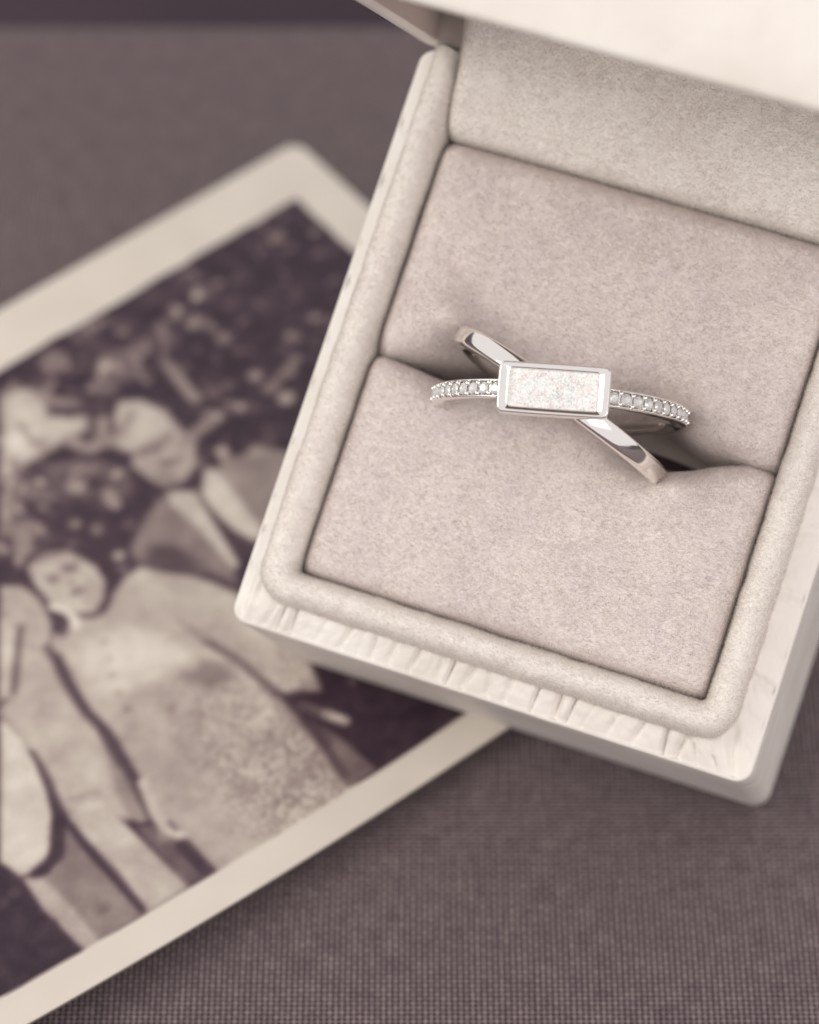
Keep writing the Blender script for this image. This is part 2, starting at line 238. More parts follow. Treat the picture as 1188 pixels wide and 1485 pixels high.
# cloth covered board: top, a rounded far edge and its thickness
prof = [(-140, 0.0)] + [(EDGE - 2.6, 0.0)] + [(EDGE - 2.6 + 2.6 * math.sin(a), -2.6 + 2.6 * math.cos(a)) for a in np.linspace(0.2, math.pi / 2, 6)] + [(EDGE, -22.0), (-140, -22.0)]
V = [(x, y, z) for x in (-260, 260) for y, z in prof]; n = len(prof)
F = [(i, i + 1, n + i + 1, n + i)[::-1] for i in range(n - 1)] + [(n - 1, 0, n, 2 * n - 1)[::-1]] + [tuple(range(n)), tuple(range(n, 2 * n))[::-1]]
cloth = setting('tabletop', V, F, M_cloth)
setting('floor', [(-1500, -600, -30), (1500, -600, -30), (1500, 2500, -30), (-1500, 2500, -30)], [(0, 1, 2, 3)], M_dark)
PAINT = [
    ('S', 125, 0.5, 0.76, [(10.29, 9.92), (10.26, 9.94)]),
    ('S', 108, 0.49, 0.98, [(20.97, 11.16), (20.95, 11.18)]),
    ('S', 150, 0.49, 0.81, [(24.02, 14.15), (24.0, 14.17)]),
    ('S', 128, 0.48, 0.89, [(22.7, 17.66), (22.67, 17.68)]),
    ('S', 98, 0.48, 1.61, [(27.27, 13.88), (27.25, 13.91)]),
    ('S', 165, 0.48, 0.71, [(23.31, 23.7), (23.29, 23.73)]),
    ('S', 135, 0.47, 0.71, [(23.07, 25.9), (23.05, 25.92)]),
    ('S', 172, 0.47, 0.86, [(22.67, 27.98), (22.65, 28.0)]),
    ('S', 100, 0.48, 1.05, [(17.32, 22.09), (17.29, 22.11)]),
    ('S', 80, 0.49, 1.06, [(16.65, 16.57), (16.62, 16.59)]),
    ('S', 88, 0.49, 0.98, [(19.37, 14.33), (19.34, 14.35)]),
    ('S', 95, 0.49, 0.99, [(19.6, 11.67), (19.57, 11.69)]),
    ('S', 115, 0.47, 0.86, [(27.33, 25.66), (27.31, 25.68)]),
    ('S', 105, 0.47, 0.94, [(27.85, 22.9), (27.82, 22.92)]),
    ('S', 92, 0.47, 0.94, [(25.75, 26.96), (25.73, 26.98)]),
    ('S', 98, 0.46, 0.85, [(27.1, 31.02), (27.08, 31.04)]),
    ('S', 104, 0.48, 2.39, [(33.16, 13.8), (33.13, 13.82)]),
    ('S', 108, 0.48, 1.28, [(29.96, 13.47), (29.93, 13.49)]),
    ('S', 112, 0.48, 1.59, [(37.7, 9.45), (37.67, 9.47)]),
    ('S', 95, 0.48, 1.61, [(33.2, 7.78), (33.17, 7.8)]),
    ('S', 78, 0.49, 1.31, [(25.07, 8.39), (25.04, 8.42)]),
    ('S', 100, 0.47, 0.79, [(26.25, 23.05), (26.23, 23.07)]),
    ('S', 110, 0.48, 0.71, [(20.38, 25.53), (20.35, 25.55)]),
    ('S', 92, 0.49, 0.65, [(14.53, 20.75), (14.5, 20.77)]),
    ('S', 84, 0.5, 0.83, [(16.27, 11.93), (16.24, 11.95)]),
    ('S', 105, 0.49, 0.73, [(24.27, 11.51), (24.25, 11.53)]),
    ('S', 90, 0.49, 1.21, [(29.43, 9.69), (29.4, 9.71)]),
    ('S', 112, 0.47, 0.78, [(29.97, 24.64), (29.94, 24.66)]),
    ('S', 88, 0.47, 1.58, [(40.55, 11.22), (40.53, 11.24)]),
    ('S', 120, 0.47, 1.42, [(35.79, 15.17), (35.76, 15.19)]),
    ('S', 155, 0.47, 0.63, [(29.16, 17.11), (29.43, 19.48), (29.7, 21.96)]),
    ('S', 120, 0.4, 0.4, [(26.62, 12.01), (27.82, 14.64), (29.37, 16.34)]),
    ('S', 130, 0.4, 0.48, [(22.81, 25.89), (18.73, 24.51)]),
    ('P', 200, 0.93, 0.0, [(44.48, 9.71), (42.24, 10.05), (40.95, 12.05), (42.04, 14.87), (40.25, 16.82), (39.0, 17.16), (40.26, 19.0), (42.22, 18.51), (44.67, 18.76), (47.55, 18.61), (50.55, 18.92)]),
    ('S', 214, 0.46, 1.08, [(46.22, 15.76), (46.19, 15.78)]),
    ('S', 212, 0.47, 1.09, [(44.14, 12.9), (44.12, 12.92)]),
    ('S', 208, 0.47, 1.09, [(42.16, 16.62), (42.13, 16.64)]),
    ('S', 195, 0.47, 0.93, [(40.29, 17.48), (40.26, 17.5)]),
    ('S', 150, 0.63, 0.63, [(41.21, 12.43), (40.5, 14.18), (39.18, 15.27)]),
    ('S', 165, 0.61, 0.61, [(48.28, 19.7), (48.09, 17.61)]),
    ('S', 150, 0.46, 0.31, [(44.88, 14.01), (45.33, 16.5)]),
    ('S', 170, 0.46, 0.69, [(44.8, 17.51), (44.77, 17.53)]),
    ('S', 165, 0.62, 0.69, [(42.21, 19.09), (41.51, 21.04), (39.87, 21.04), (38.46, 18.77)]),
    ('S', 80, 0.62, 0.54, [(38.23, 16.06), (39.24, 18.12), (40.35, 19.72)]),
    ('S', 150, 0.46, 0.92, [(39.35, 21.47), (39.32, 21.49)]),
    ('P', 112, 1.05, 0.0, [(50.55, 18.92), (46.12, 19.47), (41.12, 22.84), (40.3, 26.33), (43.23, 31.63), (46.61, 35.3), (48.18, 31.86), (51.73, 27.82), (55.22, 25.99)]),
    ('P', 62, 0.89, 0.0, [(50.2, 21.99), (47.28, 24.75), (45.88, 25.04), (44.56, 27.79), (38.48, 28.95), (40.72, 32.08), (44.2, 33.0), (47.1, 35.43), (48.88, 32.88), (49.72, 29.5), (50.8, 26.43)]),
    ('S', 178, 0.45, 0.91, [(45.2, 23.82), (45.18, 23.84)]),
    ('S', 168, 0.45, 0.6, [(43.33, 26.6), (43.5, 28.34)]),
    ('S', 152, 0.45, 0.6, [(47.9, 27.76), (47.87, 27.78)]),
    ('S', 108, 0.45, 0.75, [(48.01, 25.36), (47.99, 25.38)]),
    ('S', 125, 0.45, 0.91, [(48.62, 21.53), (48.6, 21.55)]),
    ('S', 155, 0.45, 0.52, [(50.75, 20.42), (53.53, 24.15)]),
    ('S', 108, 0.45, 0.67, [(43.94, 31.04), (43.91, 31.07)]),
    ('S', 125, 0.46, 0.61, [(45.96, 21.62), (45.94, 21.65)]),
    ('S', 140, 0.45, 0.37, [(49.15, 23.97), (48.86, 25.31)]),
    ('S', 120, 0.45, 0.59, [(46.75, 29.8), (46.73, 29.82)]),
    ('S', 105, 0.45, 0.75, [(51.38, 23.76), (51.36, 23.78)]),
    ('S', 120, 0.44, 0.44, [(50.76, 27.55), (49.48, 29.15), (48.71, 30.34)]),
    ('P', 197, 0.7, 0.0, [(37.31, 19.14), (35.76, 17.76), (33.92, 19.05), (32.86, 21.67), (33.11, 23.89), (34.87, 25.41), (38.02, 24.84), (39.33, 22.85)]),
    ('P', 178, 0.54, 0.0, [(38.29, 24.05), (37.01, 23.41), (33.11, 23.89), (32.79, 26.67), (34.69, 29.29), (36.69, 30.21), (38.53, 29.58), (39.27, 27.41), (39.55, 25.27)]),
    ('S', 145, 0.54, 0.7, [(33.62, 26.21), (31.65, 25.79), (29.97, 25.56)]),
    ('S', 92, 0.38, 0.46, [(37.77, 24.48), (36.11, 25.06)]),
    ('S', 96, 0.38, 0.38, [(36.87, 27.26), (35.63, 27.61)]),
    ('S', 120, 0.39, 0.23, [(35.39, 24.75), (34.46, 24.6)]),
    ('S', 70, 0.38, 0.53, [(37.65, 30.42), (36.17, 31.09), (34.18, 29.37), (32.79, 28.04)]),
    ('S', 150, 0.47, 0.47, [(35.74, 19.86), (38.06, 21.39)]),
    ('S', 130, 0.38, 0.23, [(38.34, 27.95), (37.31, 29.03)]),
    ('S', 160, 0.38, 0.38, [(34.55, 26.58), (35.16, 28.34)]),
    ('P', 150, 0.61, 0.0, [(33.6, 31.42), (31.9, 29.33), (30.86, 30.98), (28.57, 30.95), (25.83, 34.9), (31.04, 41.7), (34.8, 39.15), (34.05, 34.61)]),
    ('S', 182, 0.46, 0.69, [(31.64, 29.44), (31.62, 29.46)]),
    ('S', 168, 0.46, 0.69, [(29.1, 31.53), (29.07, 31.56)]),
    ('P', 140, 0.74, 0.0, [(39.73, 30.36), (39.01, 35.34), (39.19, 41.55), (40.31, 43.71), (42.59, 39.71), (45.96, 36.06), (45.76, 33.87), (42.98, 31.84)]),
    ('P', 95, 1.03, 0.0, [(43.92, 34.31), (42.16, 35.78), (41.1, 39.87), (43.39, 38.61), (45.61, 36.13)]),
    ('S', 75, 0.58, 0.51, [(46.46, 35.65), (43.39, 38.61), (41.38, 41.34), (40.39, 44.9)]),
    ('P', 75, 0.37, 0.0, [(36.66, 33.34), (36.44, 34.84), (35.6, 40.65), (38.04, 41.86)]),
    ('P', 202, 0.52, 0.0, [(38.78, 29.93), (36.57, 31.87), (37.06, 34.0), (38.59, 41.72), (39.44, 41.88), (39.16, 35.55), (39.56, 31.6)]),
    ('P', 206, 0.52, 0.0, [(34.17, 30.05), (33.4, 30.92), (33.85, 34.56), (34.49, 40.81), (35.9, 40.4), (36.57, 38.01), (36.7, 34.52), (36.36, 32.48)]),
    ('S', 182, 0.44, 0.59, [(46.85, 33.61), (46.83, 33.63)]),
    ('S', 132, 0.44, 0.58, [(47.55, 35.06), (47.53, 35.08)]),
    ('P', 150, 0.59, 0.0, [(52.61, 23.83), (50.09, 25.38), (50.74, 28.1), (53.76, 28.5), (55.48, 28.99)]),
    ('S', 100, 0.37, 0.3, [(51.82, 25.36), (51.5, 26.06)]),
    ('P', 65, 0.44, 0.0, [(54.3, 24.6), (53.62, 25.71), (54.9, 27.87), (55.21, 29.75), (55.09, 31.65), (57.75, 29.85)]),
    ('S', 142, 0.44, 0.59, [(54.77, 26.15), (54.75, 26.17)]),
    ('S', 60, 0.44, 0.87, [(57.03, 28.75), (57.01, 28.78)]),
    ('S', 62, 0.59, 0.96, [(51.5, 27.47), (49.12, 29.78), (48.41, 32.2), (48.58, 34.95)]),
    ('S', 88, 0.37, 0.37, [(54.04, 28.69), (52.93, 28.44), (51.6, 28.79)]),
    ('P', 190, 0.56, 0.0, [(49.74, 36.95), (47.43, 35.9), (46.0, 36.24), (44.59, 38.05), (42.62, 40.31), (41.09, 43.69), (39.0, 49.99), (40.41, 54.97), (41.62, 58.19), (44.32, 56.68), (44.75, 53.92), (45.38, 58.38), (45.62, 62.96), (45.87, 69.06), (60.81, 67.9), (60.8, 63.23), (61.32, 61.78), (60.78, 58.95), (59.64, 55.44), (58.75, 49.79), (58.95, 46.37), (58.32, 42.69), (57.31, 38.96), (55.57, 37.52), (54.07, 37.01), (51.64, 37.99)]),
    ('P', 172, 1.49, 0.0, [(55.6, 46.46), (47.73, 48.95), (45.21, 55.05), (45.85, 70.02), (61.22, 68.47), (61.12, 61.2), (59.23, 53.28), (58.07, 48.38)]),
    ('P', 212, 1.55, 0.0, [(55.64, 39.32), (51.57, 40.13), (48.82, 43.96), (48.98, 46.9), (51.78, 48.12), (55.36, 46.66), (57.72, 45.69), (57.37, 42.97)]),
    ('S', 215, 1.41, 1.27, [(50.44, 45.69), (50.41, 45.71)]),
    ('S', 205, 0.44, 0.73, [(46.38, 36.77), (46.36, 36.79)]),
    ('P', 130, 1.12, 0.0, [(50.58, 48.81), (47.5, 48.63), (46.5, 50.47), (46.7, 52.32), (49.56, 51.46)]),
    ('P', 184, 1.13, 0.0, [(45.66, 45.03), (43.45, 46.34), (42.38, 52.34), (42.32, 56.43), (44.49, 55.14), (45.31, 49.93)]),
    ('S', 80, 0.49, 0.42, [(46.34, 47.04), (45.81, 49.01), (45.34, 51.02), (45.1, 53.24), (45.09, 56.14)]),
    ('S', 150, 0.57, 0.21, [(46.9, 43.48), (46.34, 47.04)]),
    ('S', 170, 0.35, 0.28, [(53.58, 41.14), (53.56, 41.16)]),
    ('S', 168, 0.35, 0.28, [(54.32, 42.98), (54.3, 43.0)]),
    ('S', 165, 0.35, 0.28, [(55.29, 44.6), (55.27, 44.62)]),
    ('S', 150, 0.35, 0.28, [(56.01, 46.61), (55.99, 46.63)]),
    ('S', 118, 0.34, 0.28, [(56.44, 48.65), (56.42, 48.67)]),
    ('S', 116, 0.34, 0.28, [(53.23, 51.11), (53.21, 51.13)]),
    ('S', 140, 0.34, 0.27, [(63.62, 51.55), (63.59, 51.57)]),
    ('S', 150, 0.27, 0.2, [(45.14, 56.3), (45.57, 60.67), (46.14, 67.43)]),
    ('S', 140, 0.28, 0.21, [(48.6, 52.26), (47.62, 53.57)]),
    ('P', 112, 0.34, 0.0, [(44.54, 60.54), (43.51, 62.75), (43.0, 68.18), (46.31, 68.23), (45.63, 64.59)]),
    ('S', 72, 0.34, 0.41, [(44.45, 57.67), (44.35, 60.3), (45.22, 64.35), (45.64, 66.79)]),
    ('S', 60, 0.28, 0.42, [(44.37, 56.74), (43.27, 57.15), (42.44, 58.12), (41.88, 60.36)]),
    ('S', 108, 0.34, 0.48, [(43.82, 58.38), (43.22, 59.66)]),
    ('S', 192, 0.27, 0.48, [(42.83, 60.57), (42.44, 61.38), (42.0, 62.13)]),
    ('S', 108, 0.35, 0.35, [(38.78, 59.13), (38.75, 59.15)]),
    ('P', 200, 0.44, 0.0, [(54.31, 29.21), (52.63, 28.8), (51.0, 29.41), (49.77, 31.18), (49.26, 33.42), (49.64, 35.45), (50.9, 36.93), (52.51, 37.68), (53.59, 36.99), (54.38, 34.97), (55.06, 33.46), (54.94, 31.78)]),
    ('S', 122, 0.29, 0.37, [(51.65, 31.86), (50.95, 32.23)]),
    ('S', 128, 0.29, 0.36, [(53.53, 31.89), (52.89, 32.21)]),
    ('S', 118, 0.29, 0.36, [(52.57, 34.59), (51.06, 34.9)]),
    ('S', 150, 0.29, 0.22, [(51.71, 31.27), (50.48, 31.77)]),
    ('S', 152, 0.29, 0.22, [(53.75, 31.28), (52.58, 31.62)]),
    ('S', 165, 0.36, 0.29, [(52.14, 33.05), (52.02, 33.79)]),
    ('P', 175, 0.58, 0.0, [(50.57, 33.61), (49.79, 35.32), (51.05, 36.91), (52.87, 36.96), (52.53, 35.68)]),
    ('S', 85, 0.36, 0.43, [(49.58, 35.82), (50.46, 37.19), (51.68, 38.06), (52.79, 37.86), (53.48, 37.29)]),
    ('S', 150, 0.37, 0.29, [(52.75, 29.34), (50.19, 30.19)]),
    ('P', 184, 0.41, 0.0, [(57.48, 29.44), (55.89, 30.77), (55.41, 33.06), (56.19, 36.28), (58.03, 38.56), (59.16, 42.69), (59.65, 46.08), (59.59, 49.48), (60.43, 54.98), (61.54, 59.92), (62.81, 59.43), (64.01, 56.93), (64.11, 54.96), (67.28, 54.68), (66.56, 51.02), (65.72, 46.9), (65.52, 41.67)]),
    ('P', 205, 0.56, 0.0, [(59.71, 32.82), (58.99, 34.98), (61.16, 37.78), (63.98, 40.47), (64.89, 40.71)]),
    ('S', 112, 0.35, 0.35, [(58.67, 34.73), (60.98, 37.63), (63.2, 40.42)]),
    ('S', 90, 0.28, 0.28, [(65.1, 41.03), (64.29, 40.71)]),
    ('S', 90, 0.36, 0.36, [(55.19, 31.57), (55.22, 33.23)]),
    ('S', 165, 0.43, 0.43, [(58.77, 32.56), (58.75, 32.58)]),
    ('S', 155, 0.34, 0.21, [(65.39, 41.48), (65.54, 46.08)]),
    ('S', 160, 0.35, 0.21, [(59.29, 36.79), (59.01, 37.74)]),
    ('S', 160, 0.34, 0.27, [(63.69, 44.98), (63.67, 45.0)]),
    ('S', 160, 0.33, 0.2, [(65.98, 53.4), (63.61, 54.24)]),
    ('S', 232, 0.29, 0.43, [(55.02, 34.55), (54.3, 35.77), (54.3, 37.13), (54.65, 37.87)]),
    ('S', 92, 0.29, 0.43, [(55.63, 35.91), (55.55, 36.92), (55.8, 37.75)]),
    ('P', 178, 0.43, 0.0, [(56.54, 37.02), (56.3, 38.26), (57.61, 39.73), (57.94, 38.43)]),
    ('S', 82, 0.35, 0.42, [(58.1, 38.2), (58.43, 40.16), (59.06, 42.77), (59.52, 45.89), (59.52, 47.86), (59.49, 49.66), (59.6, 51.23)]),
    ('P', 150, 0.67, 0.0, [(59.5, 49.36), (59.86, 51.6), (60.98, 57.66), (61.72, 59.77), (63.09, 58.26), (61.5, 53.32)]),
    ('S', 66, 0.34, 0.47, [(59.5, 49.36), (59.94, 51.72), (60.3, 54.8), (60.98, 57.66), (61.41, 59.74)]),
    ('P', 138, 0.32, 0.0, [(73.6, 57.81), (71.66, 58.62), (69.55, 57.72), (67.59, 55.35), (67.94, 59.06), (67.85, 64.15), (67.58, 67.24), (73.5, 67.19)]),
    ('P', 180, 0.32, 0.0, [(73.59, 57.46), (72.31, 58.53), (71.97, 62.25), (72.05, 67.34), (73.57, 67.3), (73.99, 61.46)]),
    ('S', 155, 0.9, 0.9, [(69.83, 62.23), (69.8, 62.25)]),
    ('S', 100, 0.76, 0.51, [(70.1, 64.7), (70.07, 64.72)]),
    ('P', 188, 0.33, 0.0, [(67.24, 54.62), (63.98, 54.88), (63.72, 56.52), (63.06, 67.48), (67.4, 67.39), (67.24, 62.02)]),
    ('S', 205, 0.4, 0.53, [(65.71, 54.95), (64.27, 55.4)]),
    ('S', 60, 0.27, 0.53, [(65.89, 47.15), (66.27, 49.92), (67.0, 52.65), (67.41, 54.66)]),
    ('S', 58, 0.26, 0.39, [(67.41, 54.66), (67.46, 58.35), (67.24, 62.02), (67.49, 66.6)]),
    ('P', 206, 0.33, 0.0, [(65.73, 41.99), (65.55, 45.09), (66.06, 48.07), (66.99, 51.33), (68.04, 53.76), (69.9, 56.31), (71.09, 57.44), (72.84, 57.62), (73.65, 57.23), (73.9, 56.1), (74.16, 54.88)]),
    ('S', 175, 0.34, 0.2, [(66.83, 47.91), (66.94, 48.3)]),
    ('S', 60, 0.26, 0.59, [(67.9, 54.63), (69.95, 57.56), (72.39, 57.91)]),
    ('S', 60, 0.26, 0.59, [(69.04, 56.01), (69.02, 56.03)]),
    ('P', 110, 0.33, 0.0, [(63.04, 59.33), (61.78, 60.37), (60.72, 63.11), (60.6, 67.62), (63.16, 67.31)]),
    ('S', 52, 0.26, 0.71, [(61.0, 63.71), (60.92, 67.45)]),
    ('S', 140, 0.52, 0.59, [(61.76, 61.88), (61.73, 61.9)]),
    ('S', 68, 0.26, 0.26, [(63.03, 58.69), (62.62, 59.58), (61.72, 59.96)]),
    ('S', 195, 0.26, 0.46, [(59.92, 56.06), (60.98, 59.45), (61.21, 61.12), (60.65, 62.61)]),
    ('S', 80, 0.2, 0.2, [(60.51, 60.96), (60.5, 61.99)]),
    ('S', 90, 0.38, 0.51, [(75.02, 58.35), (75.0, 58.37)]),
    ('S', 80, 0.38, 0.51, [(76.27, 58.65), (76.25, 58.67)]),
    ('S', 75, 0.38, 0.51, [(74.26, 63.02), (74.23, 63.04)]),
    ('S', 70, 0.31, 0.19, [(76.59, 62.85), (76.44, 64.73)]),
]
M_well, nt, b = mat('well lining with slot shade', lin((112, 90, 100)), 0.9)  # darker mauve puts the shade of the ring slot into the lining colour
# ------------------------------------------------------------------ the old photograph
PA = np.array([-11.94, 226.3]); a1 = math.radians(220.3); a2 = math.radians(-52)
E1 = np.array([math.cos(a1), math.sin(a1)]); E2 = np.array([math.cos(a2), math.sin(a2)])
def curl(s, t):
    x = np.clip(s / 90, 0, 1.2); y = np.clip(t / 72, 0, 1.1); return 0.5 + 3.4 * x * y ** 1.6
PAL = np.array([[0, 30, 20, 30], [50, 56, 40, 52], [80, 86, 68, 76], [130, 138, 122, 119], [170, 178, 164, 156], [200, 206, 196, 184], [235, 236, 228, 216], [255, 246, 240, 230]], float)
def poly_sd(px, py, poly):
    d = np.full(px.shape, 1e9); ins = np.zeros(px.shape, bool); n = len(poly)
    for i in range(n):
        ax_, ay_ = poly[i]; bx, by = poly[(i + 1) % n]; ex, ey = bx - ax_, by - ay_; L = ex * ex + ey * ey + 1e-12
        h = np.clip(((px - ax_) * ex + (py - ay_) * ey) / L, 0, 1); d = np.minimum(d, np.hypot(px - ax_ - h * ex, py - ay_ - h * ey))
        c = (ay_ > py) != (by > py); ins ^= c & (px < ex * (py - ay_) / (ey if abs(ey) > 1e-9 else 1e-9) + ax_)
    return np.where(ins, -d, d)
def line_sd(px, py, pts, r):
    d = np.full(px.shape, 1e9)
    for i in range(len(pts) - 1):
        ax_, ay_ = pts[i]; bx, by = pts[i + 1]; ex, ey = bx - ax_, by - ay_; L = ex * ex + ey * ey + 1e-12
        h = np.clip(((px - ax_) * ex + (py - ay_) * ey) / L, 0, 1); d = np.minimum(d, np.hypot(px - ax_ - h * ex, py - ay_ - h * ey))
    return d - r
def old_print():
    SL, TL, step = 96.0, 72.0, 0.24
    ns, nt_ = int(SL / step), int(TL / step); s1 = np.linspace(0, SL, ns); t1 = np.linspace(0, 1, nt_)
    s, t = np.meshgrid(s1, t1, indexing='ij'); tmax = TL - 0.0009 * np.clip(s - 32, 0, 99) ** 2; t = t * tmax
    # worn, slightly rounded corner
    r = 1.7; cs = np.maximum(r - s, 0); ct = np.maximum(r - t, 0); dd = np.hypot(cs, ct); k = np.where(dd > r, r / np.maximum(dd, 1e-6), 1)
    S2 = np.where(cs > 0, r - cs * k, s); T2 = np.where(ct > 0, r - ct * k, t)
    g = np.full(s.shape, 54.0)
    g += (vnoise(s * .9, t * .9, 3) - .5) * 16 + (vnoise(s * 3, t * 3, 4) - .5) * 12
    for kind, gray, soft, rad, pts in PAINT:
        p = np.array(pts); m = rad + soft * 1.5 + 0.5
        i0, i1 = np.searchsorted(s1, [p[:, 0].min() - m, p[:, 0].max() + m]); j = (t >= p[:, 1].min() - m) & (t <= p[:, 1].max() + m)
        sl = slice(max(i0, 0), max(i1, i0 + 1)); ss, tt = s[sl], t[sl]
        if ss.size == 0: continue
        d = poly_sd(ss, tt, pts) if kind == 'P' else line_sd(ss, tt, pts, rad)
        a = np.clip(0.5 - d / max(soft * 1.45, 0.05), 0, 1); a = a * a * (3 - 2 * a) * j[sl] * (0.74 if kind == 'S' and gray < 100 else 1.0)
        g[sl] = g[sl] * (1 - a) + gray * a
    g += (vnoise(s * 1.7, t * 1.7, 5) - .5) * 10 * (g > 90)
    leaf = np.clip((34 - t) / 8, 0, 1); sparkle = np.clip(vnoise(s * .75, t * .75, 14) * vnoise(s * 1.9, t * 1.9, 15) * 2.6 - 0.95, 0, 1)
    g += leaf * sparkle * 95 * (g < 120); g -= leaf * np.clip(vnoise(s * .6 + 5, t * .6, 16) - .62, 0, 1) * 130 * (g > 90) * (s > 38)
    g += (vnoise(s * .45, t * .45, 17) - .5) * 26 * (g > 90) + (vnoise(s * 1.0, t * 1.0, 18) - .5) * 16
    kk = np.exp(-0.5 * (np.arange(-6, 7) / 0.75) ** 2); kk /= kk.sum()
    for axis in (0, 1):
        pad = [(6, 6), (0, 0)] if axis == 0 else [(0, 0), (6, 6)]; gp = np.pad(g, pad, mode='edge')
        g = sum(kk[i] * (gp[i:i + g.shape[0]] if axis == 0 else gp[:, i:i + g.shape[1]]) for i in range(13))
    sp = (vnoise(s * 2.6, t * 2.6, 6) - .5) * 58 + (vnoise(s * 5.0, t * 5.0, 8) - .5) * 52    # tweed of the coat
    tw = np.clip((t - 45) / 16, 0, 1) * np.clip((58 - s) / 6, 0, 1) * np.clip((g - 140) / 25, 0, 1) * np.clip((200 - g) / 12, 0, 1)
    g += sp * tw
    g += (vnoise(s * 6, t * 6, 19) - .5) * 9
    bo = 0.35 * (vnoise(s * .5, t * .5, 11) - .5)
    d = np.maximum.reduce([5.2 + bo - s, 6.8 - bo - t, t - (tmax - 3.55 + 0.5 * bo)])
    a = np.clip(0.5 + d / 0.3, 0, 1); g = g * (1 - a) + (222 + (vnoise(s * .35, t * .35, 12) - .5) * 8) * a
    col = np.stack([np.interp(g, PAL[:, 0], PAL[:, c]) for c in (1, 2, 3)], -1) / 255
    col = np.where(col <= 0.04045, col / 12.92, ((col + 0.055) / 1.055) ** 2.4) * 0.87
    X = PA[0] + E1[0] * S2 + E2[0] * T2; Y = PA[1] + E1[1] * S2 + E2[1] * T2; Z = curl(S2, T2)
    top = np.stack([X, Y, Z], -1).reshape(-1, 3); nT = len(top)
    ring = [i * nt_ for i in range(ns)] + [(ns - 1) * nt_ + j for j in range(1, nt_)] + [i * nt_ + nt_ - 1 for i in range(ns - 2, -1, -1)] + [j for j in range(nt_ - 2, 0, -1)]
    bot = top[ring] - np.array([0, 0, 0.28]); V = np.concatenate([top, bot]); F = grid_faces(ns, nt_); m = len(ring)
    F += [(ring[i], ring[(i + 1) % m], nT + (i + 1) % m, nT + i) for i in range(m)] + [tuple(nT + i for i in range(m))]
    o = mesh_obj('old_photograph', V, F, M_print)
    ca = o.data.color_attributes.new('print', 'FLOAT_COLOR', 'POINT'); cc = np.ones((len(V), 4)); cc[:nT, :3] = col.reshape(-1, 3); cc[nT:, :3] = lin((206, 196, 182))
    ca.data.foreach_set('color', cc.ravel())
    o['label'] = 'old black and white family snapshot with cream border, partly under the ring box'; o['category'] = 'photograph'
    return o
old_print()

# ------------------------------------------------------------------ the ring box
box = empty('ring_box', 'open cream leatherette ring box lined with pale velvet, holding the silver ring', 'ring box'); box.matrix_world = BOX
IX0, IX1, IY0, IY1 = -17.4, 17.4, -19.04, 19.04          # inner opening
OX0, OX1, OY0, OY1 = -22.0, 22.5, -24.26, 26.43          # outside of the base
LZ, BZ = -2.05, -26.4                                     # ledge and underside
def ring_loop(x0, x1, y0, y1, r, z, ns=340, nc=12):
    p = rrect(x0, x1, y0, y1, r, ns, nc); return np.column_stack([p, np.full(len(p), z)])
# leather shell: ledge with pleats, crisp edge, side walls, underside
RO = 2.8                                                  # width of the velvet roll
loops = []
PLEATS = []; c = -21.0
while c < 21:
    PLEATS.append((c, random.uniform(-1.0, .4) if c < 17 else random.uniform(.8, 2.2), random.uniform(.15, .75), random.uniform(.13, .30))); c += random.uniform(.7, 2.4)
for k, f in enumerate(np.linspace(0, 1, 15)):
    q = RO - 0.5 + f * (1.0)
    L = ring_loop(IX0 - (RO - .5) + ((OX0 + .35) - (IX0 - RO + .5)) * f, IX1 + (RO - .5) + ((OX1 - .35) - (IX1 + RO - .5)) * f,
                  IY0 - (RO - .5) + ((OY0 + .35) - (IY0 - RO + .5)) * f, IY1 + (RO - .5) + ((OY1 - .35) - (IY1 + RO - .5)) * f, 2.9 * (1 - f) + 1.0 * f, LZ)
    x, y = L[:, 0], L[:, 1]; front = np.clip((-y - 19.5) / 1.5, 0, 1); right = np.clip((x - 17.8) / 1.5, 0, 1) * (1 - front)
    left = np.clip((-x - 17.8) / 1.5, 0, 1) * (1 - front)
    cz = np.zeros_like(x)
    for c0, m0, a0, w0 in PLEATS: cz -= a0 * np.exp(-np.abs((x - c0 - m0 * (f - .5)) / w0) ** 1.5) * (0.4 + 0.6 * math.sin(math.pi * min(1, f * .7 + .25)))
    cr = np.zeros_like(x)
    for c0, m0, a0, w0 in PLEATS[::3]: cr -= .4 * a0 * np.exp(-np.abs((y - c0 * .9 - 2 * m0 * (f - .5)) / (w0 * 2)) ** 1.5)
    soft = 0.22 * (vnoise(x * .9 + 40, y * .9 + 40, 24) - .5) + 0.16 * (vnoise(x * 2.2 + 40, y * 2.2 + 40, 25) - .5) + 0.07 * (vnoise(x * 5 + 40, y * 5 + 40, 26) - .5)
    L[:, 2] += front * cz + (right + left) * cr + (front + .6 * right + .6 * left) * soft * math.sin(math.pi * (.15 + .8 * f)) + 0.55 - 0.95 * f ** 1.3
    loops.append(L)
for a in np.linspace(0.3, math.pi / 2, 4):
    loops.append(ring_loop(OX0 + .35 - .35 * math.sin(a), OX1 - .35 + .35 * math.sin(a), OY0 + .35 - .35 * math.sin(a), OY1 - .35 + .35 * math.sin(a), 1.0 + .35 * math.sin(a), LZ - .40 - .35 + .35 * math.cos(a)))
for z, q in ((-6, .05), (-14, .2), (-22, .35)): loops.append(ring_loop(OX0 - q * .3, OX1 + q, OY0 - q, OY1, 1.5, z))
for a in np.linspace(0, math.pi / 2, 5):
    loops.append(ring_loop(OX0 + .7 * (1 - math.cos(a)), OX1 + .4 - .7 * (1 - math.cos(a)), OY0 - .4 + .7 * (1 - math.cos(a)), OY1 - .7 * (1 - math.cos(a)), 1.6, BZ + .7 - .7 * math.sin(a)))
V, F = loft(loops[::-1], cap0=True)
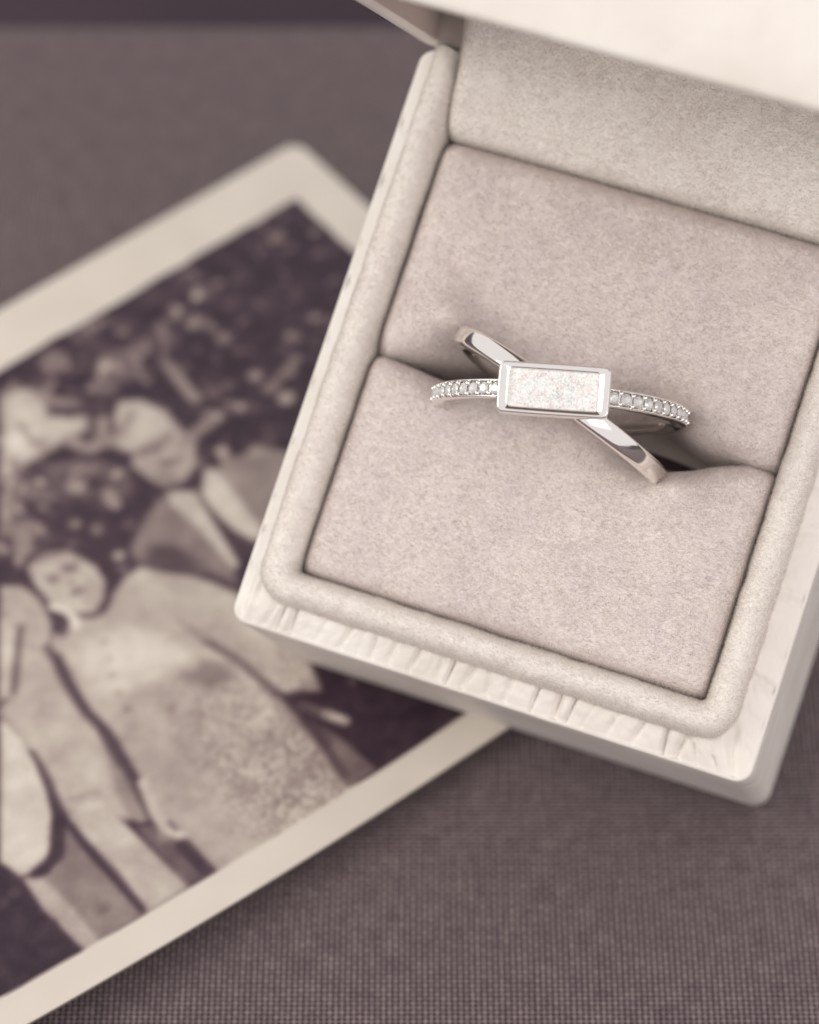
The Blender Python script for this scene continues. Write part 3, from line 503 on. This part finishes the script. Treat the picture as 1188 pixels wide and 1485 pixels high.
mesh_obj('leather_base', V, F, M_leather, box)
# velvet roll round the opening (front, left and right; the flap covers the back)
loops = []
for k in range(15):
    f = k / 14; a = math.pi * f
    off = RO / 2 - math.cos(a) * RO / 2; z = -3.2 + 3.7 * math.sin(a) ** 0.5 if 0 < f < 1 else -3.6
    if f == 0: z = -3.0
    L = ring_loop(IX0 - off * 1.12, IX1 + off, IY0 - off, 34 + off, 0.25 + 2.85 * f ** 1.1, z, 150, 8)
    L[:, 2] += 0.16 * (vnoise(L[:, 0] * .35 + 30, L[:, 1] * .35 + 30, 31) - .5) + 0.10 * (vnoise(L[:, 0] * 1.2 + 30, L[:, 1] * 1.2 + 30, 32) - .5)
    wob_ = 0.12 * (vnoise(L[:, 0] * .8 + 50, L[:, 1] * .8 + 50, 33) - .5); L[:, 0] += wob_ * np.sign(L[:, 0]); L[:, 1] += wob_ * np.sign(L[:, 1])
    loops.append(L)
V, F = loft(loops[::-1]); F = [f for f in F if max(V[i][1] for i in f) < 26.3]
roll = mesh_obj('velvet_rim', V, F, M_rim, box)
pile(roll, M_rimp, 230, 0.26, 0.036, roll, 41, keep=lambda P, Q: P[:, 1] < 26.2)
# inner well under the cushions
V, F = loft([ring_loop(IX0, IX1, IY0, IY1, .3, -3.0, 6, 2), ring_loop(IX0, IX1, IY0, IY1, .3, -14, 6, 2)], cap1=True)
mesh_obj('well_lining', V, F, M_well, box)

def cushion(sign, seed):
    nx = 150; xs = np.linspace(IX0 + 0.12, IX1 - 0.12, nx); up_ = sign > 0
    x0 = -0.6; lens = np.clip(1 - ((xs - x0) / 15.5) ** 2, 0, 1) ** 1.1
    bell = lambda c, w_: np.exp(-((xs - c) / w_) ** 2)
    ve = 0.05 + lens ** 0.6 * ((0.6 + 1.9 * bell(-8.5, 4.2) + 2.3 * bell(6.3, 3.8)) if up_ else (0.35 + 2.7 * bell(8.6, 4.6) + 0.35 * bell(-11, 3)))
    R0 = (5.5 if up_ else 3.2)
    cols = []; far = IY1 - 0.12
    for x, e in zip(xs, ve):
        r = R0 * (0.45 + 0.55 * min(1, (e / 1.6))) ; P = []
        for z in np.linspace(-13, -r, 14)[:-1]: P.append((e * (0.22 + 0.78 * max(0, min(1, (z + 13) / (13 - r))) ** 0.4), z))
        for a in np.linspace(0, math.pi / 2, 14): P.append((e + r * (1 - math.cos(a)), -r * (1 - math.sin(a))))
        ys = P[-1][0]
        for f in np.linspace(0, 1, 50)[1:]: P.append((ys + (far - ys) * f, 0.0))
        P = np.array(P); y, z = P[:, 0], P[:, 1].copy()
        # soft shoulders at the rim
        for dist, rr in ((far - y, 1.9), (np.full_like(y, x - xs[0]), 2.1), (np.full_like(y, xs[-1] - x), 1.9)):
            q = np.clip(1 - dist / rr, 0, 1); z -= rr * (1 - np.sqrt(np.clip(1 - q ** 2.4, 0, 1))) * 1.1
        P = np.column_stack([np.full_like(y, x), sign * y, z]); cols.append(P)
        P = np.vstack([P, [[x, sign * far, -4.0]]]); cols[-1] = P
    A = np.array(cols); X, Y, Z = A[..., 0], A[..., 1], A[..., 2]
    top = np.clip((Z + 6) / 6, 0, 1)
    G = lambda cx, cy, s: np.exp(-(((X - cx) ** 2 + (Y - cy) ** 2) / (2 * s * s)))
    Z += top * (0.9 * (1 - (X / 17.4) ** 2) * np.sin(np.clip(np.abs(Y) / 19, 0, 1) * math.pi) + 0.22 * (vnoise(X * .22 + 20, Y * .22 + 20, seed) - .5) + 0.10 * (vnoise(X * .8 + 20, Y * .8 + 20, seed + 1) - .5))
    if up_: Z += top * (1.2 * G(-12.4, 4.6, 1.9) + 2.0 * G(-11.1, 3.9, 1.15) + 0.3 * G(11.6, 3.6, 1.6)) - 0.35 * G(-8, 5.3, 1.2) * top
    else: Z += top * (0.9 * G(10.9, -4.6, 1.8) + 1.5 * G(10.0, -3.5, 1.1) + 0.3 * G(-12.5, -3.4, 1.7))
    nv = A.shape[1]; F = grid_faces(nx, nv, flip=not up_)
    o = mesh_obj('cushion', A.reshape(-1, 3), F, M_cush, box)
    o['label'] = 'upper half of the velvet cushion above the ring slot' if up_ else 'lower half of the velvet cushion below the ring slot'
    pile(o, M_cushp, 260, 0.26, 0.034, o, seed + 60, keep=lambda P, Q: P[:, 2] > -11)
    return o
cushion(1, 71); cushion(-1, 81)

# ------------------------------------------------------------------ the lid, hinged on the back edge
PHI = math.radians(79); LID = 37.0
lv = np.array([0, -math.cos(PHI), math.sin(PHI)]); dv = np.array([0, math.sin(PHI), math.cos(PHI)]); h0 = np.array([0, OY1 + .02, -1.85])
def lidpt(p): p = np.asarray(p, float); return h0 + p[:, :1] * np.array([1.0, 0, 0]) + p[:, 1:2] * lv + p[:, 2:3] * dv
def lloop(i, d, r): return lidpt(ring_loop(OX0 + i, OX1 - i, 0 + i, LID - i, r, d, 24, 8))
TH = 1.5; loops = [lloop(TH, 0.5, .8), lloop(TH - .35, 0.1, 1.0), lloop(TH - .6, 0.0, 1.1), lloop(.5, 0.0, 1.3), lloop(.15, 0.15, 1.5), lloop(0, .5, 1.6)]
loops += [lloop(0, d, 1.6) for d in (4, 8, 11.2)] + [lloop(1.2 * (1 - math.cos(a)), 11.2 + 1.2 * math.sin(a), 2.0) for a in np.linspace(.3, math.pi / 2, 5)]
V, F = loft(loops, cap1=True)
mesh_obj('lid', V, F, M_leather, box)
V, F = loft([lloop(TH - .02, .45, .8), lloop(TH, 6, .8), lloop(TH, 10.6, .8)], cap1=True)
mesh_obj('lid_lining', V, F, M_lining, box)
# velvet flap from behind the cushion up into the lid
prof = [(19.1, -3.2), (19.12, -1.6), (19.35, -0.6), (19.9, 0.05), (21, .75), (22.6, 1.5), (24.2, 2.4), (25.8, 3.8), (27.3, 6.0), (28.6, 9.0), (29.6, 13), (30.4, 18), (31.2, 24), (32.2, 33)]
t0 = np.linspace(0, 1, len(prof)); t2 = np.linspace(0, 1, 80); pr = np.column_stack([np.interp(t2, t0, [p[0] for p in prof]), np.interp(t2, t0, [p[1] for p in prof])])
for _ in range(6): pr[1:-1] = (pr[:-2] + 2 * pr[1:-1] + pr[2:]) / 4
xs = np.linspace(-17.6, 17.6, 110); A = np.zeros((len(xs), len(pr) , 3))
for i, x in enumerate(xs):
    e = min(x - xs[0], xs[-1] - x); q = max(0, 1 - e / 1.5); dip = 1.5 * (1 - math.sqrt(1 - q * q))
    A[i, :, 0] = x; A[i, :, 1] = pr[:, 0] + dip * .8; A[i, :, 2] = pr[:, 1] - dip * .7
A[..., 2] += 0.15 * (vnoise(A[..., 0] * .3 + 20, A[..., 1] * .5 + 20, 91) - .5)
flap = mesh_obj('velvet_flap', A.reshape(-1, 3), grid_faces(len(xs), len(pr)), M_rim, box)
pile(flap, M_rimp, 190, 0.30, 0.042, flap, 93, keep=lambda P, Q: P[:, 2] < 16)

# ------------------------------------------------------------------ the ring
ring = empty('crossover_ring', 'silver crossover ring with a rectangular white druzy stone, standing in the velvet slot', 'ring')
rc = Vector((-0.9, 0.0, -0.15)); zr = Vector((0.09, -0.048, 1)).normalized(); xr = Vector((1, 0, 0)); xr = (xr - zr * xr.dot(zr)).normalized(); yr = zr.cross(xr)
RM = Matrix(((xr[0], yr[0], zr[0], rc[0] * S), (xr[1], yr[1], zr[1], rc[1] * S), (xr[2], yr[2], zr[2], rc[2] * S), (0, 0, 0, 1)))
ring.matrix_world = BOX @ RM
RR = 10.3
def band(name, ang, sec, n=220, lift=0.0):
    ca, sa = math.cos(ang), math.sin(ang); V = []
    for i in range(n):
        t = 2 * math.pi * i / n
        for (b_, r) in sec:
            R_ = RR + r; x = R_ * math.sin(t); z = R_ * math.cos(t); V.append((x * ca - b_ * sa, x * sa + b_ * ca, z))
    return mesh_obj(name, V, grid_faces(n, len(sec), closed_u=True, closed_v=True, flip=True), M_silver, ring)
def smooth_sec(P, k=3):
    P = np.array(P, float)
    for _ in range(k):
        Q = np.roll(P, -1, 0); P = np.stack([P * .75 + Q * .25, P * .25 + Q * .75], 1).reshape(-1, 2)
    return P
# plain band: low dome outside, flat inside
plain = band('plain_band', math.radians(-18.2), smooth_sec([(-.82, -1.25), (-.84, -.26), (-.64, .0), (-.2, .07), (.2, .07), (.64, .0), (.84, -.26), (.82, -1.25), (0, -1.35)], 2))
# stone band: two fine rails and a channel between them
AP = math.radians(12.3)
pave = band('pave_band', AP, smooth_sec([(-.70, -1.3), (-.74, -.05), (-.66, .05), (-.57, .04), (-.53, -.16), (.53, -.16), (.57, .04), (.66, .05), (.74, -.05), (.70, -1.3)], 1))
def inst(name, me, M, parent):
    o = bpy.data.objects.new(name, me); C.objects.link(o); o.parent = parent; o.matrix_local = M; return o
# a small round brilliant
def brilliant(d):
    r = d / 2; V = []; n = 8
    for k in range(n): a = 2 * math.pi * k / n; V.append((r * .56 * math.cos(a), r * .56 * math.sin(a), r * .30))
    for k in range(2 * n): a = math.pi * (k + 0) / n; V.append((r * math.cos(a), r * math.sin(a), 0.0))
    V.append((0, 0, -r * .82)); F = [tuple(range(n))]
    for k in range(n):
        a, b_ = k, (k + 1) % n; g0, g1, g2 = n + 2 * k, n + 2 * k + 1, n + (2 * k + 2) % (2 * n)
        F += [(a, g0, g1), (a, g1, b_), (b_, g1, g2)]
    for k in range(2 * n): F.append((n + k, 3 * n, n + (k + 1) % (2 * n)))
    me = bpy.data.meshes.new('stone'); me.from_pydata([tuple(c * S for c in v_) for v_ in V], [], F); me.update(); me.materials.append(M_gem); return me
import bmesh
bm = bmesh.new(); bmesh.ops.create_icosphere(bm, subdivisions=2, radius=0.225 * S); bead_me = bpy.data.meshes.new('bead'); bm.to_mesh(bead_me); bm.free()
bead_me.materials.append(M_silver); bead_me.polygons.foreach_set('use_smooth', [True] * len(bead_me.polygons))
stone_me = brilliant(.92)
def on_pave(t, b_, r, spin=0.0):
    ca, sa = math.cos(AP), math.sin(AP); R_ = RR + r; x = R_ * math.sin(t); z = R_ * math.cos(t)
    p = Vector((x * ca - b_ * sa, x * sa + b_ * ca, z)); n = Vector((math.sin(t) * ca, math.sin(t) * sa, math.cos(t))); yy = Vector((-sa, ca, 0)); xx = yy.cross(n)
    M = Matrix(((xx[0], yy[0], n[0], p[0] * S), (xx[1], yy[1], n[1], p[1] * S), (xx[2], yy[2], n[2], p[2] * S), (0, 0, 0, 1)))
    return M @ Matrix.Rotation(spin, 4, 'Z')
STEP = 1.12 / RR
for sgn in (-1, 1):
    for k in range(11):
        t = sgn * (math.radians(20.5) + STEP * k)
        inst('stone', stone_me, on_pave(t, 0, -0.05, random.uniform(0, .8)), pave)
        for b_ in (-.42, .42):
            inst('bead', bead_me, on_pave(t + sgn * STEP * .5, b_ + random.uniform(-.03, .03), 0.03 + random.uniform(-.02, .02)), pave)
# bezel: a rounded rectangular cup with a wide polished bevel
bezel = None
BT = 1.55
def bl(hx, hy, r, z): L = ring_loop(-hx, hx, -hy, hy, r, z, 20, 8); return L
hx, hy = 4.32, 2.0
loops = [bl(3.2, 1.0, .5, -2.4), bl(hx - .5, hy - .45, .5, -1.9), bl(hx - .16, hy - .14, .5, -1.1), bl(hx - .03, hy - .03, .5, -.2), bl(hx, hy, .48, 0.6), bl(hx, hy, .46, BT - .30),
         bl(hx - .03, hy - .03, .44, BT - .13), bl(hx - .10, hy - .10, .40, BT - .03), bl(hx - .15, hy - .15, .36, BT), bl(hx - .20, hy - .19, .32, BT - .01),
         bl(hx - .50, hy - .34, .24, BT - .07), bl(hx - .84, hy - .50, .20, BT - .15), bl(hx - .92, hy - .55, .18, BT - .22), bl(hx - .94, hy - .57, .16, BT - .75)]
for L in loops:                                          # hand made: sides bow a little
    L[:, 0] *= 1 + 0.012 * np.cos(L[:, 1] / hy * 1.4) + 0.0; L[:, 1] *= 1 + 0.02 * np.cos(L[:, 0] / hx * 1.5)
V, F = loft(loops, cap0=True); 
bz = mesh_obj('bezel', V, F, M_silver, ring); bz.matrix_local = Matrix.Translation((0.05 * S, 0, (RR - .35) * S)) @ Matrix.Rotation(AP + math.radians(1.0), 4, 'Z')
# druzy: a plate covered with tiny crystal points, each a cell with its own tilt
nx, ny = 230, 98; gx = np.linspace(-(hx - .78), hx - .78, nx); gy = np.linspace(-(hy - .54), hy - .54, ny); X, Y = np.meshgrid(gx, gy, indexing='ij')
pc = rng.uniform((-3.7, -1.6), (3.7, 1.6), (1300, 2)); tl = rng.normal(0, .34, (1300, 2)); pz = rng.uniform(-.03, .05, 1300)
ci = np.zeros(X.shape, int); dmin = np.zeros(X.shape)
for i in range(nx):
    dd_ = (X[i][:, None] - pc[:, 0]) ** 2 + (Y[i][:, None] - pc[:, 1]) ** 2; ci[i] = dd_.argmin(-1); dmin[i] = dd_.min(-1)
Z = pz[ci] + (X - pc[ci, 0]) * tl[ci, 0] + (Y - pc[ci, 1]) * tl[ci, 1] - 0.5 * np.sqrt(dmin) * .3 + 0.10 * (vnoise(X * 1.2 + 9, Y * 1.2 + 9, 5) - .5)
V = np.stack([X, Y, Z], -1).reshape(-1, 3)
dz = mesh_obj('druzy_stone', V, grid_faces(nx, ny), M_druzy, bz, smooth=False); dz.location = (0, 0, (BT - .36) * S)
# a few larger clear points among them
cm = bpy.data.meshes.new('crystal'); n = 6; r = .085
vv = [(r * math.cos(k * math.pi / 3), r * math.sin(k * math.pi / 3), 0) for k in range(n)] + [(r * .9 * math.cos(k * math.pi / 3), r * .9 * math.sin(k * math.pi / 3), .09) for k in range(n)] + [(0.01, 0.01, .17)]
cm.from_pydata([tuple(c * S for c in q) for q in vv], [], [(k, (k + 1) % n, n + (k + 1) % n, n + k) for k in range(n)] + [(n + k, n + (k + 1) % n, 2 * n) for k in range(n)]); cm.update()
M_pt, nt, b = mat('clear crystal point', (0.95, 0.96, 0.96), 0.03, 0, IOR=1.55, Coat_Weight=1.0); cm.materials.append(M_pt)
allv = []; allf = []
for _ in range(150):
    x, y = rng.uniform(-3.4, 3.4), rng.uniform(-1.35, 1.35); sc_ = rng.uniform(.5, 1.25)
    e = Matrix.Translation((x, y, rng.uniform(-.03, .04))) @ Matrix.Rotation(rng.uniform(0, 6), 4, 'Z') @ Matrix.Rotation(rng.uniform(-.9, .9), 4, 'X') @ Matrix.Scale(sc_, 4)
    o0 = len(allv); allv += [tuple(e @ Vector(q)) for q in vv]; allf += [tuple(o0 + i for i in p.vertices) for p in cm.polygons]
pts = mesh_obj('crystal_points', allv, allf, M_pt, bz, smooth=False); pts.location = (0, 0, (BT - .36) * S); pts['kind'] = 'stuff'
